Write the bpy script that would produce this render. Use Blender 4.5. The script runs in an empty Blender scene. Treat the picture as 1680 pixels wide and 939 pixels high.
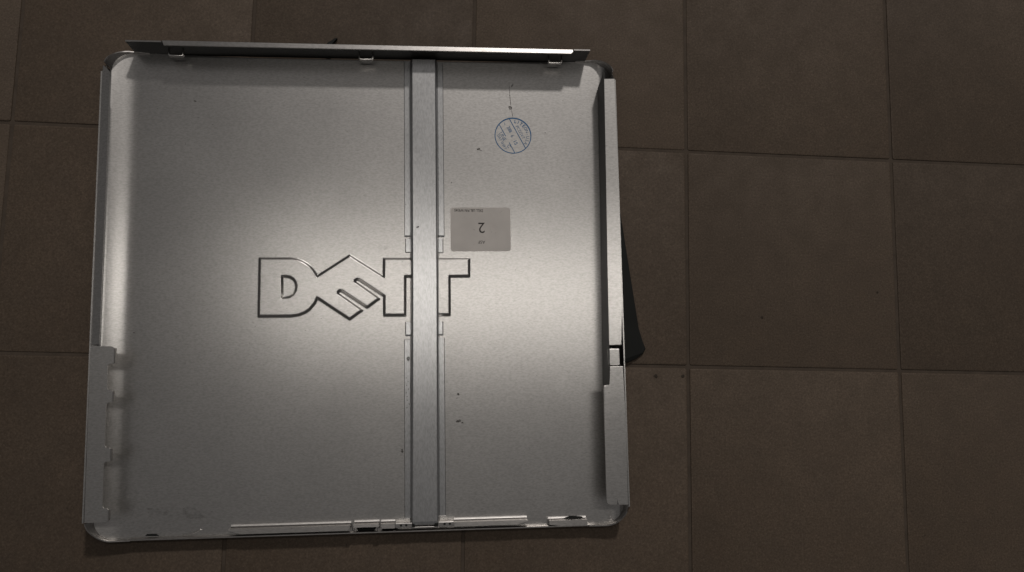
import bpy, bmesh, math, random
import numpy as np
from mathutils import Matrix, Vector

random.seed(7)
scene = bpy.context.scene
col = scene.collection
MM = 0.001

# ------------------------------------------------------------------ camera
cam_data = bpy.data.cameras.new("camera")
cam_data.sensor_width = 36.0
cam_data.lens = 36.0 * 1450.04 / 1680.0
cam_data.clip_start = 0.01
cam_data.clip_end = 50.0
cam = bpy.data.objects.new("camera", cam_data)
R = Matrix(((0.9952714519, -0.0280134505, -0.0930052876),
            (0.0158366001, 0.9914959772, -0.1291701563),
            (0.0958328703, 0.1270864814, 0.9872512787)))
M = R.to_4x4()
M.translation = Vector((-0.2349266, -0.2332996, 0.7819477))
cam.matrix_world = M
col.objects.link(cam)
scene.camera = cam

# ------------------------------------------------------------------ room light
world = bpy.data.worlds.new("World")
scene.world = world
world.use_nodes = True
bg = world.node_tree.nodes["Background"]
bg.inputs[0].default_value = (1.0, 0.955, 0.93, 1)
bg.inputs[1].default_value = 0.10

PANEL_LOC = Vector((-0.289, -0.138, 0.0))
PANEL_ROT = math.radians(1.95)


def area_lamp(name, loc, target, power, shape, sx, sy, color, twist=0.0):
    d = bpy.data.lights.new(name, 'AREA')
    d.energy = power
    d.shape = shape
    d.size = sx
    if shape in ('RECTANGLE', 'ELLIPSE'):
        d.size_y = sy
    d.color = color
    o = bpy.data.objects.new(name, d)
    o.location = loc
    v = Vector(target) - Vector(loc)
    o.rotation_euler = v.to_track_quat('-Z', 'Y').to_euler()
    o.rotation_euler.rotate_axis('Z', twist)
    col.objects.link(o)
    return o


# short ceiling tube almost overhead, and a second ceiling lamp further up the room
area_lamp("ceiling_tube", (-0.125, 0.026, 1.35), (-0.125, 0.026, 0), 1.46, 'RECTANGLE', 0.98, 0.07, (1.0, 0.945, 0.88))
area_lamp("ceiling_lamp", (1.0, 5.6, 6.2), (-0.25, -0.1, 0), 205.0, 'DISK', 0.55, 0.55, (1.0, 0.94, 0.89))

scene.view_settings.view_transform = 'Standard'
scene.view_settings.look = 'None'
scene.view_settings.exposure = 0.0
scene.view_settings.gamma = 1.0
scene.view_settings.use_curve_mapping = False
scene.render.engine = 'CYCLES'
scene.cycles.max_bounces = 8


# ------------------------------------------------------------------ materials
def new_mat(name):
    m = bpy.data.materials.new(name)
    m.use_nodes = True
    nt = m.node_tree
    return m, nt, nt.nodes["Principled BSDF"]


def N(nt, kind, **kw):
    n = nt.nodes.new(kind)
    for k, v in kw.items():
        setattr(n, k, v)
    return n


def noise(nt, scale, stretch=(1, 1, 1), detail=4.0, rough=0.55, offset=(0, 0, 0)):
    tc = N(nt, 'ShaderNodeTexCoord')
    mp = N(nt, 'ShaderNodeMapping')
    mp.inputs['Scale'].default_value = stretch
    mp.inputs['Location'].default_value = offset
    nt.links.new(tc.outputs['Object'], mp.inputs['Vector'])
    nz = N(nt, 'ShaderNodeTexNoise')
    nz.inputs['Scale'].default_value = scale
    nz.inputs['Detail'].default_value = detail
    nz.inputs['Roughness'].default_value = rough
    nt.links.new(mp.outputs[0], nz.inputs['Vector'])
    return nz.outputs['Fac']


def ramp(nt, fac, stops):
    r = N(nt, 'ShaderNodeValToRGB')
    els = r.color_ramp.elements
    while len(els) < len(stops):
        els.new(0.5)
    for e, (p, c) in zip(els, stops):
        e.position = p
        e.color = c if len(c) == 4 else (*c, 1)
    nt.links.new(fac, r.inputs[0])
    return r.outputs[0]


def maprange(nt, fac, a, b, c, d):
    n = N(nt, 'ShaderNodeMapRange')
    n.inputs[1].default_value = a
    n.inputs[2].default_value = b
    n.inputs[3].default_value = c
    n.inputs[4].default_value = d
    nt.links.new(fac, n.inputs[0])
    return n.outputs[0]


def mix_rgb(nt, fac, a, b, mode='MIX'):
    n = N(nt, 'ShaderNodeMix', data_type='RGBA', blend_type=mode)
    for sock, v in ((n.inputs[0], fac), (n.inputs[6], a), (n.inputs[7], b)):
        if isinstance(v, (int, float)):
            sock.default_value = v
        elif isinstance(v, tuple):
            sock.default_value = v if len(v) == 4 else (*v, 1)
        else:
            nt.links.new(v, sock)
    return n.outputs[2]


def bump(nt, p, h, strength, dist):
    b = N(nt, 'ShaderNodeBump')
    b.inputs['Strength'].default_value = strength
    b.inputs['Distance'].default_value = dist
    nt.links.new(h, b.inputs['Height'])
    nt.links.new(b.outputs[0], p.inputs['Normal'])


def steel(name, base=(0.60, 0.588, 0.572), tight=0.25, wide=0.42, share=0.48, grain=(0.45, 1, 1), bstr=0.4):
    """zinc coated sheet: a tight and a wide reflection side by side, short rolling marks, fine dark flecks"""
    m, nt, p = new_mat(name)
    nt.nodes.remove(p)
    p = N(nt, 'ShaderNodeBsdfAnisotropic', distribution='BECKMANN')
    q = N(nt, 'ShaderNodeBsdfAnisotropic', distribution='BECKMANN')
    cloud = noise(nt, 14.0, (1, 1, 1), 5, 0.6)
    fine = noise(nt, 1100.0, grain, 2, 0.6)
    mott = noise(nt, 850.0, grain, 3, 0.6, (3, 1, 0))
    speck = noise(nt, 520.0, (0.6, 1, 1), 2, 0.5, (7, 3, 1))
    c1 = ramp(nt, cloud, [(0.3, tuple(x * 0.96 for x in base)), (0.7, tuple(min(1, x * 1.03) for x in base))])
    c2 = mix_rgb(nt, maprange(nt, mott, 0.38, 0.72, 0.0, 0.62), c1, tuple(x * 0.62 for x in base))
    c3 = mix_rgb(nt, maprange(nt, speck, 0.73, 0.80, 0.0, 0.5), c2, (0.10, 0.09, 0.08))
    h = N(nt, 'ShaderNodeBump')
    h.inputs['Strength'].default_value = bstr
    h.inputs['Distance'].default_value = 0.00004
    nt.links.new(fine, h.inputs['Height'])
    for s_, r in ((p, tight), (q, wide)):
        nt.links.new(c3, s_.inputs['Color'])
        nt.links.new(maprange(nt, cloud, 0.3, 0.7, r - 0.006, r + 0.006), s_.inputs['Roughness'])
        nt.links.new(h.outputs[0], s_.inputs['Normal'])
    mx = N(nt, 'ShaderNodeMixShader')
    mx.inputs[0].default_value = share
    nt.links.new(p.outputs[0], mx.inputs[1])
    nt.links.new(q.outputs[0], mx.inputs[2])
    nt.links.new(mx.outputs[0], nt.nodes['Material Output'].inputs['Surface'])
    return m


STEEL = steel("galvanized_steel")
STEEL_BAR = steel("brace_steel", (0.63, 0.635, 0.64), 0.255, 0.40, 0.45, (1, 0.35, 1), 0.3)
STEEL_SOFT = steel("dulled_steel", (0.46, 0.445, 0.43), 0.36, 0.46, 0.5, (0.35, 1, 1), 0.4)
STEEL_EDGE = steel("cut_steel", (0.64, 0.62, 0.60), 0.26, 0.36, 0.45, (0.35, 1, 1), 0.2)

# matt grey print label stock
PAPER, nt, p = new_mat("label_stock")
c = ramp(nt, noise(nt, 60, detail=5), [(0.3, (0.54, 0.51, 0.48)), (0.7, (0.61, 0.575, 0.54))])
sp = noise(nt, 500, detail=2, offset=(4, 2, 0))
c = mix_rgb(nt, maprange(nt, sp, 0.68, 0.76, 0, 0.3), c, (0.2, 0.18, 0.16))
nt.links.new(c, p.inputs['Base Color'])
p.inputs['Roughness'].default_value = 0.6

INK, nt, p = new_mat("black_print")
p.inputs['Base Color'].default_value = (0.018, 0.014, 0.012, 1)
p.inputs['Roughness'].default_value = 0.6


def ink_blue(name, lo, hi):
    m, nt, p = new_mat(name)
    p.inputs['Base Color'].default_value = (0.003, 0.12, 0.30, 1)
    p.inputs['Roughness'].default_value = 0.45
    # worn stamp: the ink thins out in blotches
    nt.links.new(maprange(nt, noise(nt, 420, detail=4), 0.3, 0.65, lo, hi), p.inputs['Alpha'])
    return m


BLUE = ink_blue("stamp_ink", 0.72, 1.0)
BLUE_FAINT = ink_blue("stamp_ink_worn", 0.25, 0.9)

PLASTIC_AND_SHADE, nt, p = new_mat("black_plastic_and_shade")  # plastic fin and clip, also the shade in slots, holes and notches
nt.links.new(ramp(nt, noise(nt, 40), [(0.3, (0.005, 0.006, 0.005)), (0.7, (0.008, 0.009, 0.008))]), p.inputs['Base Color'])
p.inputs['Roughness'].default_value = 0.6
p.inputs['Specular IOR Level'].default_value = 0.25
bump(nt, p, noise(nt, 900, detail=3), 0.3, 0.00005)

PAINT, nt, p = new_mat("dark_grey_paint")
nt.links.new(ramp(nt, noise(nt, 60), [(0.3, (0.05, 0.048, 0.045)), (0.7, (0.065, 0.06, 0.055))]), p.inputs['Base Color'])
p.inputs['Roughness'].default_value = 0.5

SHADE_STEEL, nt, p = new_mat("shade_darkened_steel")  # steel with shade put into its colour, for the upright walls
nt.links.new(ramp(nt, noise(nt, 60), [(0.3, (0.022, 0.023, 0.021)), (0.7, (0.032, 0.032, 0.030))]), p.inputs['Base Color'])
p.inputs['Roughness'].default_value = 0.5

DIRT, nt, p = new_mat("dried_dirt")
p.inputs['Base Color'].default_value = (0.03, 0.022, 0.016, 1)
p.inputs['Roughness'].default_value = 0.9
nt.links.new(maprange(nt, noise(nt, 900, detail=4), 0.35, 0.65, 0.15, 0.9), p.inputs['Alpha'])

SMUDGE, nt, p = new_mat("dull_smudge")
p.inputs['Base Color'].default_value = (0.04, 0.034, 0.028, 1)
p.inputs['Roughness'].default_value = 0.8
nt.links.new(maprange(nt, noise(nt, 260, detail=5), 0.48, 0.80, 0.0, 0.30), p.inputs['Alpha'])


def tile_material():
    m, nt, p = new_mat("brown_floor_tile")
    oi = N(nt, 'ShaderNodeObjectInfo')
    tc = N(nt, 'ShaderNodeTexCoord')
    add = N(nt, 'ShaderNodeVectorMath', operation='ADD')
    sc = N(nt, 'ShaderNodeVectorMath', operation='SCALE')
    cmb = N(nt, 'ShaderNodeCombineXYZ')
    for i in range(3):
        nt.links.new(oi.outputs['Random'], cmb.inputs[i])
    nt.links.new(cmb.outputs[0], sc.inputs[0])
    sc.inputs['Scale'].default_value = 37.0
    nt.links.new(tc.outputs['Object'], add.inputs[0])
    nt.links.new(sc.outputs[0], add.inputs[1])

    def nz(scale, detail, rough=0.6):
        n = N(nt, 'ShaderNodeTexNoise')
        n.inputs['Scale'].default_value = scale
        n.inputs['Detail'].default_value = detail
        n.inputs['Roughness'].default_value = rough
        nt.links.new(add.outputs[0], n.inputs['Vector'])
        return n.outputs['Fac']
    big, mid, fine, spot = nz(9, 5), nz(46, 6), nz(620, 4, 0.75), nz(330, 3)
    a = ramp(nt, big, [(0.3, (0.108, 0.078, 0.055)), (0.7, (0.138, 0.102, 0.073))])
    a = mix_rgb(nt, maprange(nt, mid, 0.35, 0.68, 0.0, 0.55), a, (0.090, 0.070, 0.053))
    a = mix_rgb(nt, maprange(nt, fine, 0.38, 0.66, 0.0, 0.85), a, (0.062, 0.044, 0.030))
    a = mix_rgb(nt, maprange(nt, fine, 0.40, 0.28, 0.0, 0.5), a, (0.195, 0.15, 0.112))
    a = mix_rgb(nt, maprange(nt, spot, 0.68, 0.78, 0.0, 0.7), a, (0.03, 0.024, 0.018))
    hsv = N(nt, 'ShaderNodeHueSaturation')
    nt.links.new(maprange(nt, oi.outputs['Random'], 0, 1, 0.82, 1.04), hsv.inputs['Value'])
    nt.links.new(a, hsv.inputs['Color'])
    nt.links.new(hsv.outputs[0], p.inputs['Base Color'])
    nt.links.new(maprange(nt, mid, 0.3, 0.7, 0.62, 0.75), p.inputs['Roughness'])
    p.inputs['Specular IOR Level'].default_value = 0.3
    b = N(nt, 'ShaderNodeBump')
    b.inputs['Strength'].default_value = 0.5
    b.inputs['Distance'].default_value = 0.0002
    nt.links.new(fine, b.inputs['Height'])
    nt.links.new(b.outputs[0], p.inputs['Normal'])
    return m


TILE = tile_material()
GROUT, nt, p = new_mat("dark_grout")
g = ramp(nt, noise(nt, 70, detail=6), [(0.3, (0.058, 0.043, 0.031)), (0.7, (0.085, 0.064, 0.047))])
nt.links.new(g, p.inputs['Base Color'])
p.inputs['Roughness'].default_value = 0.9
bump(nt, p, noise(nt, 500, detail=4), 0.6, 0.0004)


# ------------------------------------------------------------------ mesh helpers (millimetres in, metres out)
def link_mesh(name, verts, faces, mat, parent, smooth=False, scale=MM):
    me = bpy.data.meshes.new(name)
    me.from_pydata([tuple(c * scale for c in v) for v in verts], [], faces)
    me.update()
    if smooth:
        me.polygons.foreach_set('use_smooth', [True] * len(me.polygons))
    me.materials.append(mat)
    o = bpy.data.objects.new(name, me)
    o.parent = parent
    col.objects.link(o)
    return o


def link_bm(name, bm, mat, parent, smooth_angle=None):
    bmesh.ops.recalc_face_normals(bm, faces=bm.faces)
    me = bpy.data.meshes.new(name)
    bm.to_mesh(me)
    bm.free()
    if smooth_angle:
        me.polygons.foreach_set('use_smooth', [True] * len(me.polygons))
        me.set_sharp_from_angle(angle=math.radians(smooth_angle))
    me.materials.append(mat)
    o = bpy.data.objects.new(name, me)
    o.parent = parent
    col.objects.link(o)
    return o


def prism_bm(poly, z0, z1, bevel=0.0, zfun=None, bm=None):
    """solid plate with outline poly, from z0 to z1; zfun(u, v) adds a height to each corner"""
    bm = bm or bmesh.new()
    zf = zfun or (lambda u, v: 0.0)
    lo = [bm.verts.new((u * MM, v * MM, (z0 + zf(u, v)) * MM)) for u, v in poly]
    hi = [bm.verts.new((u * MM, v * MM, (z1 + zf(u, v)) * MM)) for u, v in poly]
    n = len(poly)
    top = bm.faces.new(hi)
    bm.faces.new(list(reversed(lo)))
    for i in range(n):
        bm.faces.new((lo[i], lo[(i + 1) % n], hi[(i + 1) % n], hi[i]))
    if bevel:
        bmesh.ops.bevel(bm, geom=list(top.edges), offset=bevel * MM, segments=2, affect='EDGES', profile=0.5)
    return bm


def plate(name, poly, z0, z1, mat, parent, bevel=0.25, zfun=None):
    return link_bm(name, prism_bm(poly, z0, z1, bevel, zfun), mat, parent)


def loft_bm(profile, u_or_v, ends, axis, bm=None):
    """closed profile of (a, z) points swept between the two ends along 'u' or 'v'"""
    bm = bm or bmesh.new()
    rings = []
    for e in ends:
        ring = []
        for a, z in profile:
            q = (a, e, z) if axis == 'v' else (e, a, z)
            ring.append(bm.verts.new(tuple(c * MM for c in q)))
        rings.append(ring)
    n = len(profile)
    for r0, r1 in zip(rings, rings[1:]):
        for i in range(n):
            bm.faces.new((r0[i], r0[(i + 1) % n], r1[(i + 1) % n], r1[i]))
    bm.faces.new(list(reversed(rings[0])))
    bm.faces.new(rings[-1])
    return bm


def slab(name, u0, u1, v0, v1, z0, z1, slope, mat, parent):
    """raised pad; slope = inset of the top on (left, right, bottom, top)"""
    l, r, b, t = slope
    V = [(u0, v0, z0), (u1, v0, z0), (u1, v1, z0), (u0, v1, z0),
         (u0 + l, v0 + b, z1), (u1 - r, v0 + b, z1), (u1 - r, v1 - t, z1), (u0 + l, v1 - t, z1)]
    F = [(4, 5, 6, 7), (0, 1, 5, 4), (1, 2, 6, 5), (2, 3, 7, 6), (3, 0, 4, 7), (3, 2, 1, 0)]
    return link_mesh(name, V, F, mat, parent)


def rounded(u0, v0, u1, v1, r, k=5):
    pts = []
    for cx, cy, a0 in ((u1 - r, v1 - r, 0), (u0 + r, v1 - r, 90), (u0 + r, v0 + r, 180), (u1 - r, v0 + r, 270)):
        for i in range(k + 1):
            a = math.radians(a0 + 90 * i / k)
            pts.append((cx + r * math.cos(a), cy + r * math.sin(a)))
    return pts


def blob(cx, cy, rx, ry, rot=0, n=14, jag=0.3):
    pts = []
    for i in range(n):
        a = 2 * math.pi * i / n
        k = 1 + random.uniform(-jag, jag)
        x, y = rx * k * math.cos(a), ry * k * math.sin(a)
        c, s = math.cos(rot), math.sin(rot)
        pts.append((cx + x * c - y * s, cy + x * s + y * c))
    return pts


def flat(name, poly, z, mat, parent):
    return link_mesh(name, [(u, v, z) for u, v in poly], [tuple(range(len(poly)))], mat, parent)


# ------------------------------------------------------------------ floor: grout bed and one object per tile
def build_floor():
    floor = link_mesh("floor", [(-3, -3, -0.0011), (3, -3, -0.0011), (3, 3, -0.0011), (-3, 3, -0.0011)],
                      [(0, 1, 2, 3)], GROUT, None, scale=1.0)
    floor["kind"] = "structure"
    pitch, gap = 200.0, 2.7
    h = (pitch - gap) / 2
    bm = prism_bm(rounded(-h, -h, h, h, 1.6, 3), -6.0, 0.0, 1.1)
    proto = link_bm("tile", bm, TILE, floor, 40)
    first = True
    for i in range(-6, 5):
        for j in range(-5, 4):
            o = proto if first else proto.copy()
            if not first:
                col.objects.link(o)
            first = False
            o.parent = floor
            o.location = ((i + 0.5) * pitch * MM, (j + 0.5) * pitch * MM, random.uniform(-0.0003, 0.0002))
            o.rotation_euler = (random.uniform(-1, 1) * 0.0012, random.uniform(-1, 1) * 0.0012, random.uniform(-1, 1) * 0.002)
    return floor


floor = build_floor()

# ------------------------------------------------------------------ the side panel
panel = bpy.data.objects.new("computer_side_panel", None)
panel.empty_display_size = 0.05
panel.location = PANEL_LOC
panel.rotation_euler = (0, 0, PANEL_ROT)
panel["label"] = "bare galvanized steel computer side panel lying inside up on brown floor tiles"
panel["category"] = "computer panel"
col.objects.link(panel)

Z0 = 5.0            # height of the flat inner face
RIM = 33.0          # height of the rolled side rims
LU0, LU1, LV0, LV1 = -98.0, 95.0, -29.5, 31.2     # patch of the sheet that carries the embossing


def corner(u, z, vmin=-207.2, vmax=211.5):
    """ends of the sheet at u: rounded in plan, and cut back with height on the rolled edges"""
    d = max(0.0, abs(u) - 204.5)
    arc = 17.0 - math.sqrt(max(0.0, 17.0 ** 2 - d * d))
    k = (z - Z0) / (RIM - Z0)
    return max(vmin + arc, -207.2 + 17.7 * k), min(vmax - arc, 211.5 - 27.5 * k)


def build_sheet():
    def side(flat_u, r):
        """(u, z, vmin, vmax) from the rim down to the flat: a rolled edge of radius r"""
        out = []
        pts = [(r, RIM - Z0), (r, max(r, 24.0) if r > 15 else r + 9)]
        pts += [(r * math.sin(math.radians(a)), r - r * math.cos(math.radians(a))) for a in range(90, -1, -5)]
        for du, dz in pts:
            out.append((flat_u + du, Z0 + dz, *corner(flat_u + du, Z0 + dz)))
        return out
    # gentle roll on the left, tight one on the right; the corners are rounded in plan
    prof = []
    u, z = 199.0, Z0
    pts = [(u, z)]
    for du, tilt in [(1.5, 1.5)] * 2 + [(1.5, 4), (1.5, 6), (1.5, 8), (1.5, 10), (1.5, 11), (2, 12), (2, 12.5), (2, 13), (2, 14), (2, 15), (1.5, 17), (0.9, 30), (0.6, 50),
                     (0.4, 70)]:
        u += du
        z += du * math.tan(math.radians(tilt))
        pts.append((u, z))
    # the rim leans back in over the roll
    pts += [(u - 0.1, z + 2.0), (u - 1.2, 20.0), (220.6, RIM)]
    for u, z in reversed(pts):
        prof.append((-u, z, *corner(u, z)))
    right = list(reversed(side(210.5, 9.5)))
    flat_col = lambda u: (u, Z0, -207.2, 211.5 if abs(u) > 150 else 209.0)
    cols = prof + [flat_col(-198.2), flat_col(LU0), flat_col(LU1), flat_col(209.8)] + right
    skip = len(prof) + 1
    rows = lambda a, b: [a, LV0, LV1, b]
    top = [(u, v, z) for u, z, a, b in cols for v in rows(a, b)]
    nc = len(cols)
    # normals of the profile, to set the underside off by the sheet's thickness
    off = []
    for i, (u, z, a, b) in enumerate(cols):
        p0, p1 = cols[max(0, i - 1)], cols[min(nc - 1, i + 1)]
        tu, tz = p1[0] - p0[0], p1[1] - p0[1]
        ln = math.hypot(tu, tz)
        off.append((tz / ln * 1.1, -tu / ln * 1.1))
    low = [(u + off[i][0], v, z + off[i][1]) for i, (u, z, a, b) in enumerate(cols) for v in rows(a, b)]
    verts = top + low
    n = len(top)
    faces = []
    for i in range(nc - 1):
        for j in range(3):
            if i == skip and j == 1:
                continue
            q = (i * 4 + j, (i + 1) * 4 + j, (i + 1) * 4 + j + 1, i * 4 + j + 1)
            faces.append(q)
            faces.append(tuple(k + n for k in reversed(q)))
    # cut edge all round, on vertices of its own so that the shading breaks there
    loop = [i * 4 for i in range(nc)] + [(nc - 1) * 4 + j for j in (1, 2, 3)] + [i * 4 + 3 for i in range(nc - 2, -1, -1)] + [2, 1]
    for k in range(len(loop)):
        i, j = loop[k], loop[(k + 1) % len(loop)]
        m = len(verts)
        verts += [top[i], low[i], low[j], top[j]]
        faces.append((m, m + 1, m + 2, m + 3))
    link_mesh("inner_sheet", verts, faces, STEEL, panel, smooth=True)
    # painted outer skin under the sheet, the side that rests on the floor
    plate("outer_cover", rounded(-203, -202, 203, 207, 12), 0.0, Z0 - 1.15, PAINT, panel, 0.0)


build_sheet()


def build_corner(name, su, sv, ku, v_tan, zs):
    """upstand that follows the rounded corner and dies out along the short side; zs = its height round the arc"""
    r = 17.0
    cu, cv = ku - r, abs(v_tan) - r
    pts = []
    n = 14
    for i in range(n + 1):
        t = math.radians(90.0 * i / n)
        pts.append((cu + r * math.cos(t), cv + r * math.sin(t), float(np.interp(i / n, [0, 0.25, 0.5, 0.75, 1], zs[:5])), math.cos(t), math.sin(t)))
    pts.append((cu - 14.0, cv + r, zs[5], 0.0, 1.0))
    V, F = [], []
    for u, v, z, nu, nv in pts:
        for du, dz in ((0.0, Z0 - 0.6), (0.0, z), (0.9, z), (0.9, Z0 - 0.6)):
            V.append((su * (u + nu * (du - 0.9)), sv * (v + nv * (du - 0.9)), dz))
    for i in range(len(pts) - 1):
        for j in range(4):
            F.append((i * 4 + j, i * 4 + (j + 1) % 4, (i + 1) * 4 + (j + 1) % 4, (i + 1) * 4 + j))
    F += [(0, 1, 2, 3), tuple(len(V) - 4 + k for k in (3, 2, 1, 0))]
    bm = bmesh.new()
    vs = [bm.verts.new(tuple(c * MM for c in v)) for v in V]
    for f in F:
        bm.faces.new([vs[k] for k in f])
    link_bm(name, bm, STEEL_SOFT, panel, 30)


build_corner("corner_upstand", -1, 1, 222.0, 211.5, (27.0, 23.0, 17.0, 12.0, 9.0, 6.5))
build_corner("corner_upstand", 1, 1, 221.0, 211.5, (27.0, 23.0, 17.0, 12.0, 9.0, 6.5))
build_corner("corner_upstand", -1, -1, 222.0, 207.6, (28.0, 24.0, 18.0, 15.0, 13.0, 12.0))
build_corner("corner_upstand", 1, -1, 221.0, 207.6, (28.0, 24.0, 18.0, 15.0, 13.0, 12.0))

LOGO = [(-92.4, 27.2), (-65.2, 27.1), (-60.6, 26.3), (-56.5, 24.8), (-52.4, 22.4), (-48.9, 19.6), (-45.8, 15.9), (-43.0, 11.3),
        (-15.2, 29.6), (14.4, 10.4), (14.6, 26.6), (89.4, 26.4), (89.3, 10.9), (71.9, 10.8), (71.7, -23.3), (53.6, -23.2),
        (53.7, 11.0), (33.0, 10.9), (32.9, -23.3), (14.8, -23.2), (14.8, -6.3), (-7.2, 8.5), (-9.0, 8.7), (-10.7, 7.4), (-10.2, 6.2),
        (10.3, -8.5), (0.0, -16.2), (-21.8, -1.5), (-23.6, -1.2), (-25.3, -2.6), (-24.8, -3.9), (-4.4, -18.7), (-15.0, -26.4),
        (-42.9, -7.5), (-45.2, -12.4), (-49.2, -17.4), (-53.2, -20.3), (-58.4, -22.3), (-64.5, -23.2), (-92.4, -23.2)]
HOLE = [(-73.0, 11.4), (-69.5, 11.4), (-66.3, 10.8), (-63.4, 8.9), (-61.5, 5.8), (-60.9, 2.3), (-61.5, -1.4), (-63.4, -4.6),
        (-66.3, -6.6), (-69.5, -7.2), (-72.8, -7.2)]


def sdf(poly, X, Y):
    d = np.full(X.shape, 1e9)
    inside = np.zeros(X.shape, bool)
    n = len(poly)
    for i in range(n):
        ax, ay = poly[i]
        bx, by = poly[(i + 1) % n]
        ex, ey = bx - ax, by - ay
        t = np.clip(((X - ax) * ex + (Y - ay) * ey) / (ex * ex + ey * ey), 0, 1)
        d = np.minimum(d, (X - ax - t * ex) ** 2 + (Y - ay - t * ey) ** 2)
        if ay != by:
            cr = ((ay > Y) != (by > Y)) & (X < (bx - ax) * (Y - ay) / (by - ay) + ax)
            inside ^= cr
    d = np.sqrt(d)
    return np.where(inside, -d, d)


def build_logo():
    step = 0.36
    nu = int(round((LU1 - LU0) / step)) + 1
    nv = int(round((LV1 - LV0) / step)) + 1
    us, vs = np.linspace(LU0, LU1, nu), np.linspace(LV0, LV1, nv)
    X, Y = np.meshgrid(us, vs)
    d = np.maximum(sdf(LOGO, X, Y), -sdf(HOLE, X, Y))
    w = 1.2
    t = np.clip((w - d) / (2 * w), 0, 1)
    Z = Z0 + 2.6 * t * t * (3 - 2 * t)
    verts = np.stack([X, Y, Z], -1).reshape(-1, 3) * MM
    idx = np.arange(nu * nv).reshape(nv, nu)
    faces = np.stack([idx[:-1, :-1], idx[:-1, 1:], idx[1:, 1:], idx[1:, :-1]], -1).reshape(-1, 4)
    me = bpy.data.meshes.new("embossed_logo")
    me.from_pydata(verts.tolist(), [], faces.tolist())
    me.polygons.foreach_set('use_smooth', [True] * len(me.polygons))
    me.materials.append(STEEL)
    o = bpy.data.objects.new("embossed_logo", me)
    o.parent = panel
    o["label"] = "large four letter maker's logo embossed in the steel"
    col.objects.link(o)


build_logo()


def build_brace():
    prof = [(37.5, Z0 + 0.1), (39.0, 15.6), (39.5, 16.6), (40.3, 17.0), (60.2, 17.0), (61.0, 16.6), (61.5, 15.6), (62.9, Z0 + 0.1)]
    bm = bmesh.new()
    rings = []
    for v, dz in ((207.2, -1.4), (205.8, 0), (100, 0), (0, 0), (-100, 0), (-198.5, 0), (-201.2, -0.8)):
        sh = np.interp(v, [-201, 0, 207], [-1.0, 0, 0.0])
        rings.append([bm.verts.new(((u + sh) * MM, v * MM, (z + (dz if z > 10 else 0)) * MM)) for u, z in prof])
    n = len(prof)
    for r0, r1 in zip(rings, rings[1:]):
        for i in range(n - 1):
            bm.faces.new((r0[i], r0[i + 1], r1[i + 1], r1[i]))
    bm.faces.new(rings[0])
    bm.faces.new(list(reversed(rings[-1])))
    b = link_bm("center_brace", bm, STEEL_BAR, panel, 15)
    # foot flanges welded to the sheet either side
    for u0, u1, v0, v1, s in ((32.4, 37.6, 46.2, 208.0, (0.5, 0, 1.4, 0)), (62.9, 67.8, 46.2, 207.0, (0, 0.5, 1.4, 0)),
                              (31.9, 37.0, -197.5, -44.2, (0.5, 0, 0.5, 0.6)), (61.9, 67.1, -196.0, -43.0, (0, 0.5, 0.5, 0.6))):
        slab("brace_flange", u0, u1, v0, v1, Z0 + 0.05, Z0 + 1.1, s, STEEL_BAR, b)
    for u0, u1, v0, v1, s in ((33.1, 37.7, 32.0, 45.0, (0.7, 0, 0.8, 0.6)), (62.7, 66.7, 31.6, 45.2, (0, 0.7, 0.8, 0.6)),
                              (32.9, 37.6, -41.8, -29.2, (0.8, 0, 1.5, 0.5)), (62.4, 66.1, -41.6, -29.0, (0, 0.8, 1.5, 0.5))):
        slab("locating_pad", u0, u1, v0, v1, Z0 + 0.05, Z0 + 1.2, s, STEEL_BAR, b)
    return b


build_brace()


def build_top_wall():
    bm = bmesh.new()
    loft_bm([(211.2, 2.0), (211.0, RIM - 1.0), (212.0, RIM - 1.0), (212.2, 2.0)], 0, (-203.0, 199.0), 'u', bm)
    w = link_bm("top_wall", bm, SHADE_STEEL, panel)  # shade on the inner face is part of the colour
    plate("folded_edge", [(-172.9, 212.4), (-171.0, 207.8), (181.5, 207.4), (183.6, 209.2), (183.6, 211.6)], RIM - 0.95, RIM + 0.1,
          STEEL_EDGE, w, 0.3, lambda u, v: (210 - v) * 0.07)
    for u0, u1 in ((-203.0, -173.6), (184.4, 199.0)):
        plate("raw_edge", [(u0, 212.1), (u1, 212.1), (u1, 210.9), (u0, 210.9)], RIM - 0.95, RIM - 0.6, STEEL_EDGE, w, 0.0)
    # three hooks, bent loops standing off the wall
    for k, uc in enumerate((-165.0, -0.8, 169.4)):
        hw = 6.6
        outer, inner = [], []
        for a in range(180, 361, 15):
            t = math.radians(a)
            cx = -hw + 2.2 if a <= 270 else hw - 2.2
            outer.append((uc + cx + 2.2 * math.cos(t), 206.3 + 2.2 * math.sin(t)))
            inner.append((uc + cx + 1.1 * math.cos(t), 206.3 + 1.1 * math.sin(t)))
        poly = [(uc - hw, 211.2)] + outer + [(uc + hw, 211.2), (uc + hw - 1.1, 211.2)] + inner[::-1] + [(uc - hw + 1.1, 211.2)]
        link_bm("hook", prism_bm(poly, 15.0, 18.5, 0.2), STEEL_EDGE, w, 40)


build_top_wall()


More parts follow.
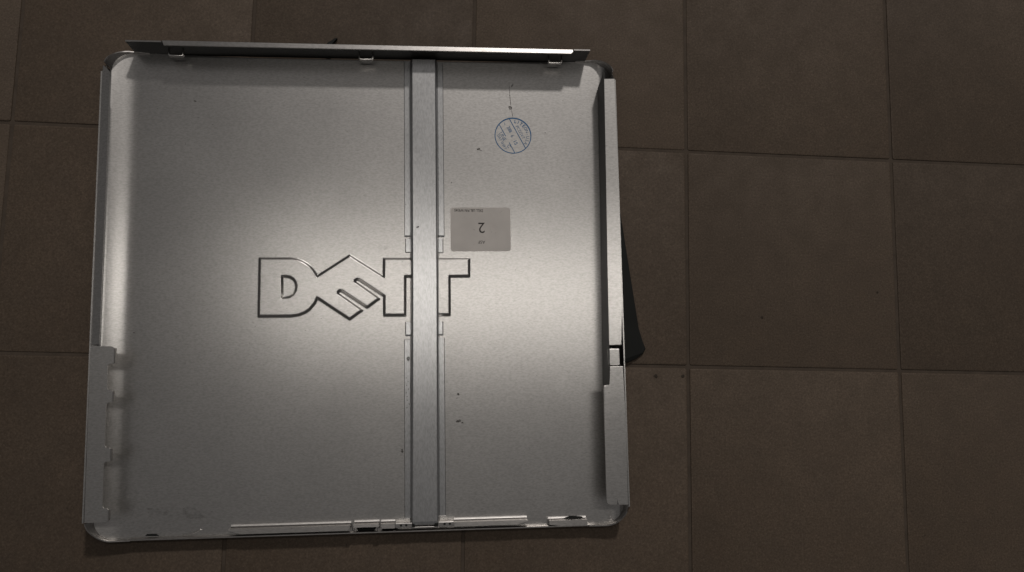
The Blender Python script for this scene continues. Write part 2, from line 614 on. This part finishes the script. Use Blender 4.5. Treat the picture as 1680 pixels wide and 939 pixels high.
def build_left_side():
    lip = plate("left_lip", [(-220.4, 183.0), (-219.8, 189.0), (-213.3, 182.5), (-212.7, 139.0), (-212.6, -47.6), (-219.9, -47.6)],
                RIM - 0.5, RIM + 0.3, STEEL, panel, 0.0, lambda u, v: (u + 220) * 0.42)
    poly = [(-220.4, -48.6), (-205.0, -49.2)]
    tabs = [(-49.8, -63.2), (-84.8, -94.6), (-130.8, -141.6), (-178.6, -188.6)]
    for a, b in tabs:
        if a < -60:
            poly += [(-206.6, a + 1.8), (-205.6, a + 0.3)]
        poly += [(-203.0, a), (-202.2, a - 0.8), (-202.2, b + 0.2), (-205.4, b), (-206.8, b - 1.6)]
    poly[-2:] = [(-204.4, -188.8), (-207.0, -189.2)]
    poly += [(-219.6, -189.2)]
    f = plate("left_flange", poly, RIM - 0.6, RIM + 0.4, STEEL, panel, 0.0, lambda u, v: -(u + 220) * 0.04)
    for a, b in tabs:
        bm = bmesh.new()
        pr = [(-202.25, RIM - 0.4), (-201.5, RIM - 1.0), (-201.3, RIM - 3.6), (-202.1, RIM - 3.6), (-202.25, RIM - 1.2)]
        loft_bm(pr, 0, (b + 0.5, a - 1.0), 'v', bm)
        link_bm("bent_tab", bm, STEEL_SOFT, f)


build_left_side()


def build_right_rail():
    rail = plate("side_rail", [(210.5, 184.8), (209.6, 90.0), (208.4, 8.0), (207.4, -53.4), (218.4, -53.4), (219.8, -20.0), (220.6, 90.0), (220.4, 184.8)],
                 RIM - 0.8, RIM + 0.5, STEEL, panel, 0.4, lambda u, v: (u - 212) * 0.07)
    # upright inner wall of the rail, running past the end of its top
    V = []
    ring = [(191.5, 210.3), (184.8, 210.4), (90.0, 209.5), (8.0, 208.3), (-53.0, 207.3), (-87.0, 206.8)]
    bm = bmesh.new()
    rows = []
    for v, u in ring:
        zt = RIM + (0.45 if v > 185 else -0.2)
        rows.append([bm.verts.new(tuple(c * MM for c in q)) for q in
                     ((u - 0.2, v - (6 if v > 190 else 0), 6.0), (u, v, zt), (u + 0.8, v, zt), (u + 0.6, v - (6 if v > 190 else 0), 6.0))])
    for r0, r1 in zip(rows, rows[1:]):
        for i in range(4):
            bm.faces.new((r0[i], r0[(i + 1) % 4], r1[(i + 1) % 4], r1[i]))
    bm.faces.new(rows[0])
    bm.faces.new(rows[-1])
    link_bm("rail_wall", bm, SHADE_STEEL, rail)  # dark colour stands in for shade on this wall too
    plate("recessed_plate", rounded(206.9, -70.6, 217.0, -56.4, 0.6, 2), RIM - 4.0, RIM - 2.2, STEEL, rail, 0.3)
    lower = plate("lower_rail", [(207.6, -71.6), (207.2, -86.8), (206.0, -87.6), (201.8, -88.0), (201.4, -120), (201.0, -184.0), (201.8, -186.6),
                                 (203.8, -187.6), (210.1, -187.7), (210.3, -182.0), (210.9, -182.0), (211.0, -187.7),
                                 (219.6, -187.9), (219.9, -120), (219.2, -71.6)], RIM - 0.8, RIM + 0.6, STEEL, panel, 0.35)
    bm = bmesh.new()
    loft_bm([(202.0, RIM - 0.8), (201.8, RIM - 3.2), (202.6, RIM - 3.2), (203.0, RIM - 0.8)], 0, (-184.0, -89.0), 'v', bm)
    link_bm("turned_edge", bm, STEEL, lower)


build_right_rail()


def build_bottom():
    zt = 16.0

    def fillet(name, u0, u1, vin, vout, taper0=0.0, taper1=0.0, lift=0.0):
        bm = bmesh.new()
        rings = []
        for u, tp in ((u0, taper0), (u0 + max(10.0 * (taper0 > 0), 0.01), 0), (u1 - max(9.0 * (taper1 > 0), 0.01), 0), (u1, taper1)):
            f = 1.0 - tp
            vi, vo = vin, vin + (vout - vin) * f
            pr = [(vi + 2.2, Z0 + 0.02)]
            for a in range(0, 91, 15):
                t = math.radians(a)
                pr.append((vi + 2.0 - 2.0 * math.sin(t), Z0 + 0.1 + 2.0 - 2.0 * math.cos(t)))
            h = zt + lift
            pr += [(vi, h), (vo, h + 0.15), (vo, h - 0.8), (vi - 1.0, h - 1.0), (vi - 1.0, Z0 + 0.02)]
            rings.append([bm.verts.new((u * MM, a * MM, z * MM)) for a, z in pr])
        n = len(rings[0])
        for r0, r1 in zip(rings, rings[1:]):
            for i in range(n):
                bm.faces.new((r0[i], r0[(i + 1) % n], r1[(i + 1) % n], r1[i]))
        bm.faces.new(rings[0])
        bm.faces.new(list(reversed(rings[-1])))
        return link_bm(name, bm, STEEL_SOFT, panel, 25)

    fillet("bottom_flange", -112.0, -13.0, -199.9, -204.2, 0.75, 0.0)
    fillet("bottom_flange", -10.2, 10.8, -199.4, -201.8)
    fillet("bottom_flange", 12.2, 24.0, -199.6, -203.4)
    fillet("bottom_flange", 73.8, 136.5, -199.9, -203.4, 0.0, 0.8)
    e = fillet("bottom_flange", 155.0, 188.0, -201.6, -206.4, 0.3, 0.0, -3.0)
    # small snapped lugs either side of the slot
    for uc, sgn in ((-13.0, 1), (11.4, -1)):
        plate("lug", [(uc - 2.6, -204.4), (uc - 0.4, -202.0), (uc + 0.2, -203.2), (uc + 1.6, -201.8), (uc + 2.2, -204.4)], 12.0, zt + 0.6, STEEL_EDGE, e, 0.15)
    # black plates standing in for the shade in the hem's open slots
    plate("slot_shade", [(-9.2, -202.2), (8.6, -202.6), (6.4, -206.3), (-7.0, -206.0)], Z0 + 0.4, Z0 + 1.2, PLASTIC_AND_SHADE, e, 0.1)
    plate("slot_shade", [(12.5, -203.6), (22.0, -203.9), (29.0, -206.3), (13.0, -206.5)], Z0 + 0.4, Z0 + 1.2, PLASTIC_AND_SHADE, e, 0.1)
    plate("slot_shade", [(-181.0, -204.6), (-179.6, -203.0), (-172.0, -203.2), (-169.6, -205.0)], Z0 + 0.15, Z0 + 0.9, PLASTIC_AND_SHADE, e, 0.1)
    plate("slot_shade", [(156.0, -202.0), (166.0, -201.6), (174.0, -199.0), (184.0, -199.6), (187.0, -201.8)], Z0 + 0.4, Z0 + 1.0, PLASTIC_AND_SHADE, e, 0.1)
    # low tongue left of the long flange
    plate("tongue", [(-135.5, -201.0), (-143.0, -204.4), (-150, -205.2), (-151.0, -204.6), (-143.5, -203.4), (-136.8, -200.4)], Z0, Z0 + 1.0, STEEL_SOFT, e, 0.2)
    # hem: low upstand along the whole outer edge
    bm = bmesh.new()
    loft_bm([(-205.7, Z0 + 0.05), (-205.9, 11.2), (-206.3, 11.8), (-207.2, 11.8), (-207.7, 11.0), (-207.7, Z0 - 1.0), (-206.4, Z0 - 1.0)],
            0, (-191.5, -112.0, 13.0, 120.0, 190.5), 'u', bm)
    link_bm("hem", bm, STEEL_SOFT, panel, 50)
    # welded brackets at the foot of the brace, each with two small holes, their shade drawn as black plates
    for u0, u1, v0, v1 in ((24.4, 38.4, -203.0, -199.3), (60.2, 73.6, -202.8, -199.2)):
        b = plate("weld_bracket", rounded(u0, v0, u1, v1, 0.4, 2), Z0, zt + 1.0, STEEL_EDGE, panel, 0.25)
        uc, vc = (u0 + u1) / 2 + (0 if u0 < 50 else 0.9), (v0 + v1) / 2
        for du in (-2.2, 2.2):
            plate("rivet_hole_shade", rounded(uc + du - 0.95, vc - 0.9, uc + du + 0.95, vc + 0.9, 0.5, 2), zt + 0.6, zt + 1.05, PLASTIC_AND_SHADE, b, 0.0)
    for u0, u1 in ((38.6, 40.6), (57.2, 60.0)):
        plate("notch_shade", [(u0, -202.8), (u1, -202.8), (u1 - 0.2, -200.2), (u0, -200.2)], Z0, zt + 0.9, PLASTIC_AND_SHADE, panel, 0.1)  # black block in place of the shade inside the notch
    plate("brace_foot", rounded(38.0, -204.2, 60.2, -202.9, 0.3, 2), Z0, zt - 1.0, STEEL_EDGE, panel, 0.2)


build_bottom()


# ------------------------------------------------------------------ sticker, stamp, marks
def text_mesh(name, body, size, mat, parent, loc, rot, z, align='CENTER', offset=0.0, xs=1.0):
    cu = bpy.data.curves.new(name, 'FONT')
    cu.body = body
    cu.size = size * MM
    cu.align_x = align
    cu.align_y = 'CENTER'
    cu.offset = offset * MM
    cu.resolution_u = 3
    tmp = bpy.data.objects.new(name, cu)
    col.objects.link(tmp)
    dg = bpy.context.evaluated_depsgraph_get()
    dg.update()
    me = bpy.data.meshes.new_from_object(tmp.evaluated_get(dg))
    bpy.data.objects.remove(tmp)
    me.materials.clear()
    me.materials.append(mat)
    o = bpy.data.objects.new(name, me)
    o.parent = parent
    o.location = (loc[0] * MM, loc[1] * MM, z * MM)
    o.rotation_euler = (0, 0, rot)
    o.scale = (xs, 1, 1)
    col.objects.link(o)
    return o


def build_sticker():
    poly = rounded(73.3, 33.4, 127.0, 73.2, 2.6, 6)
    s = plate("sticker", poly, Z0 + 0.03, Z0 + 0.16, PAPER, panel, 0.0)
    s["label"] = "grey paper sticker printed with an upside down 2"
    zt = Z0 + 0.20
    text_mesh("print", "2", 13.6, INK, s, (101.0, 55.2), math.pi - 0.01, zt)
    text_mesh("print", "ASF", 4.0, INK, s, (100.8, 41.8), math.pi - 0.01, zt)
    text_mesh("print", "DELL LBL P/N W9345", 3.5, INK, s, (89.6, 70.6), math.pi - 0.015, zt, offset=0.05, xs=0.8)


build_sticker()


def build_stamp():
    cx, cy, r = 130.8, 140.0, 16.4
    zt = Z0 + 0.06

    def ring(name, r0, r1):
        n = 96
        V, F = [], []
        for i in range(n):
            a = 2 * math.pi * i / n
            k = 0.75 + 0.45 * max(0, math.sin(a + 0.3))     # heavier at the upper right, where it was pressed hardest
            rm, hw = (r0 + r1) / 2, (r1 - r0) / 2 * k
            V += [(cx + (rm - hw) * math.cos(a), cy + (rm - hw) * math.sin(a), zt), (cx + (rm + hw) * math.cos(a), cy + (rm + hw) * math.sin(a), zt)]
        for i in range(n):
            j = (i + 1) % n
            F.append((2 * i, 2 * i + 1, 2 * j + 1, 2 * j))
        return link_mesh(name, V, F, BLUE, panel)
    s = ring("ink_stamp", r - 0.55, r + 0.55)
    s["label"] = "round blue ink stamp with date lines"
    ang = math.radians(-62.5)
    dx, dy = math.cos(ang), math.sin(ang)      # reading direction, down to the right
    px, py = -dy, dx                           # up from the baseline, to the upper right

    def P(a, b):
        return (cx + dx * a + px * b, cy + dy * a + py * b)

    def bar(a0, a1, b, w):
        q = [P(a0, b - w / 2), P(a1, b - w / 2), P(a1, b + w / 2), P(a0, b + w / 2)]
        flat("rule", q, zt + 0.02, BLUE, s)
    bar(-15.4, 15.6, 4.6, 0.75)
    bar(-14.6, -2.5, -6.2, 0.65)
    bar(4.0, 14.8, -6.2, 0.65)

    def t(body, size, a, b, mat, off=0.0, rot=0.0, xs=1.0):
        x, y = P(a, b)
        text_mesh("print", body, size, mat, s, (x, y), ang + rot, zt + 0.03, offset=off, xs=xs)
    t("PCDSVT", 4.0, 0.2, 7.4, BLUE_FAINT, 0.02, 0, 0.95)
    t("2008", 4.4, -6.6, -0.2, BLUE, 0.06, 0, 0.65)
    t("6", 4.2, 0.0, -0.8, BLUE_FAINT, 0.04)
    t("15", 4.6, 6.6, -1.2, BLUE, 0.05)
    t("I", 3.6, -13.0, -1.6, BLUE, 0.0, 1.2)
    t("LINE", 4.4, -3.6, -8.8, BLUE_FAINT, 0.05)
    t("C", 4.4, 7.0, -8.2, BLUE_FAINT, 0.05)
    t("DAY SHIFT", 3.2, 0.6, -12.0, BLUE_FAINT, 0.03)
    word = "LITEON-USA"
    for i, ch in enumerate(word):
        a = math.radians(80 - i * 12.4)
        rr = 13.4
        text_mesh("print", ch, 4.2, BLUE if i < 5 else BLUE_FAINT, s, (cx + rr * math.cos(a), cy + rr * math.sin(a)), a - math.pi / 2,
                  zt + 0.03, offset=0.12 if i < 4 else 0.03, xs=0.9)


build_stamp()


def build_marks():
    z = Z0 + 0.05
    for u, v, rx, ry, rot in ((-150.9, 168.4, 1.5, 0.6, -0.4), (128.9, 166.0, 1.5, 2.0, 0), (130.9, 187.6, 0.6, 2.4, -0.5), (99.2, 127.0, 1.5, 1.0, 0),
                              (101.5, 125.8, 0.6, 0.4, 0), (78.7, -92.8, 1.3, 1.0, 0), (77.4, -96.0, 0.7, 0.5, 0), (78.5, -115.9, 2.2, 1.3, 0.3),
                              (82.0, -117.4, 0.9, 0.6, 0), (30.0, -140.3, 1.0, 1.6, 0), (160.5, 143.0, 0.7, 0.5, 0), (74.5, 96.0, 0.5, 0.8, 0),
                              (-196.0, -36.0, 0.8, 0.4, 0), (66.0, -156.0, 0.5, 0.6, 0)):
        flat("dirt_speck", blob(u, v, rx, ry, rot), z, DIRT, panel)
    V = [(128.0, 190.5), (128.3, 190.4), (128.8, 178.0), (129.6, 167.5), (131.4, 156.6), (131.0, 156.5), (129.1, 167.3), (128.2, 178.0)]
    flat("scratch", V, z + 0.01, DIRT, panel)
    for u, v, rx, ry, rot in ((14.5, 38.4, 6.5, 4.5, 0.2), (-156.0, -186.5, 26.0, 5.0, -0.05)):
        flat("smudge", blob(u, v, rx, ry, rot, 24, 0.2), z + 0.02, SMUDGE, panel)
    flat("dirt_speck", blob(44.5, 53.0, 1.2, 0.8, 0.2), 17.03, DIRT, panel)
    flat("dirt_speck", blob(35.4, -61.5, 1.4, 1.8, 0.0), Z0 + 1.14, DIRT, panel)
    for k in range(9):
        flat("dirt_speck", blob(34.8 + random.uniform(-1.4, 1.6), -78 - k * 3.2, 0.5, 0.5), Z0 + 1.14, DIRT, panel)


build_marks()


def build_plastic():
    # black plastic fin of the outer latch, standing out from under the right rim
    poly = [(214.0, 78.0), (222.0, 78.0), (228.4, 68.8), (234.5, 18.1), (241.5, -37.4), (243.6, -45.0), (247.2, -55.2), (245.0, -59.2), (238.9, -63.8),
            (232.0, -66.8), (224.8, -68.8), (214.0, -69.5)]
    f = plate("plastic_fin", poly, 0.3, 3.2, PLASTIC_AND_SHADE, panel, 0.9, lambda u, v: max(0.0, (228 - u)) * 0.25)
    f["label"] = "black plastic fin sticking out under the right edge"
    s = plate("plastic_clip", [(-37.0, 214.0), (-33.0, 214.0), (-32.6, 224.4), (-27.6, 229.6), (-29.0, 230.2), (-36.6, 225.0)], 0.2, 4.0, PLASTIC_AND_SHADE, panel, 0.3)
    s["label"] = "small black clip tip poking out behind the top edge"


build_plastic()


# ------------------------------------------------------------------ crumbs on the floor, flat dried spots
def build_spots():
    for x, y, r in ((-0.0303, -0.2089, 0.0020), (-0.0056, -0.2084, 0.0016), (0.1811, -0.1273, 0.0011), (0.0694, -0.1535, 0.0012)):
        n = 12
        V = [(0, 0, 0.0005)]
        for i in range(n):
            a = 2 * math.pi * i / n
            k = r * random.uniform(0.75, 1.2)
            V.append((k * math.cos(a), k * math.sin(a), 0.0))
        F = [(0, 1 + i, 1 + (i + 1) % n) for i in range(n)]
        o = link_mesh("dried_spot", V, F, DIRT, floor, True, 1.0)
        o.location = (x, y, 0.0004)


build_spots()
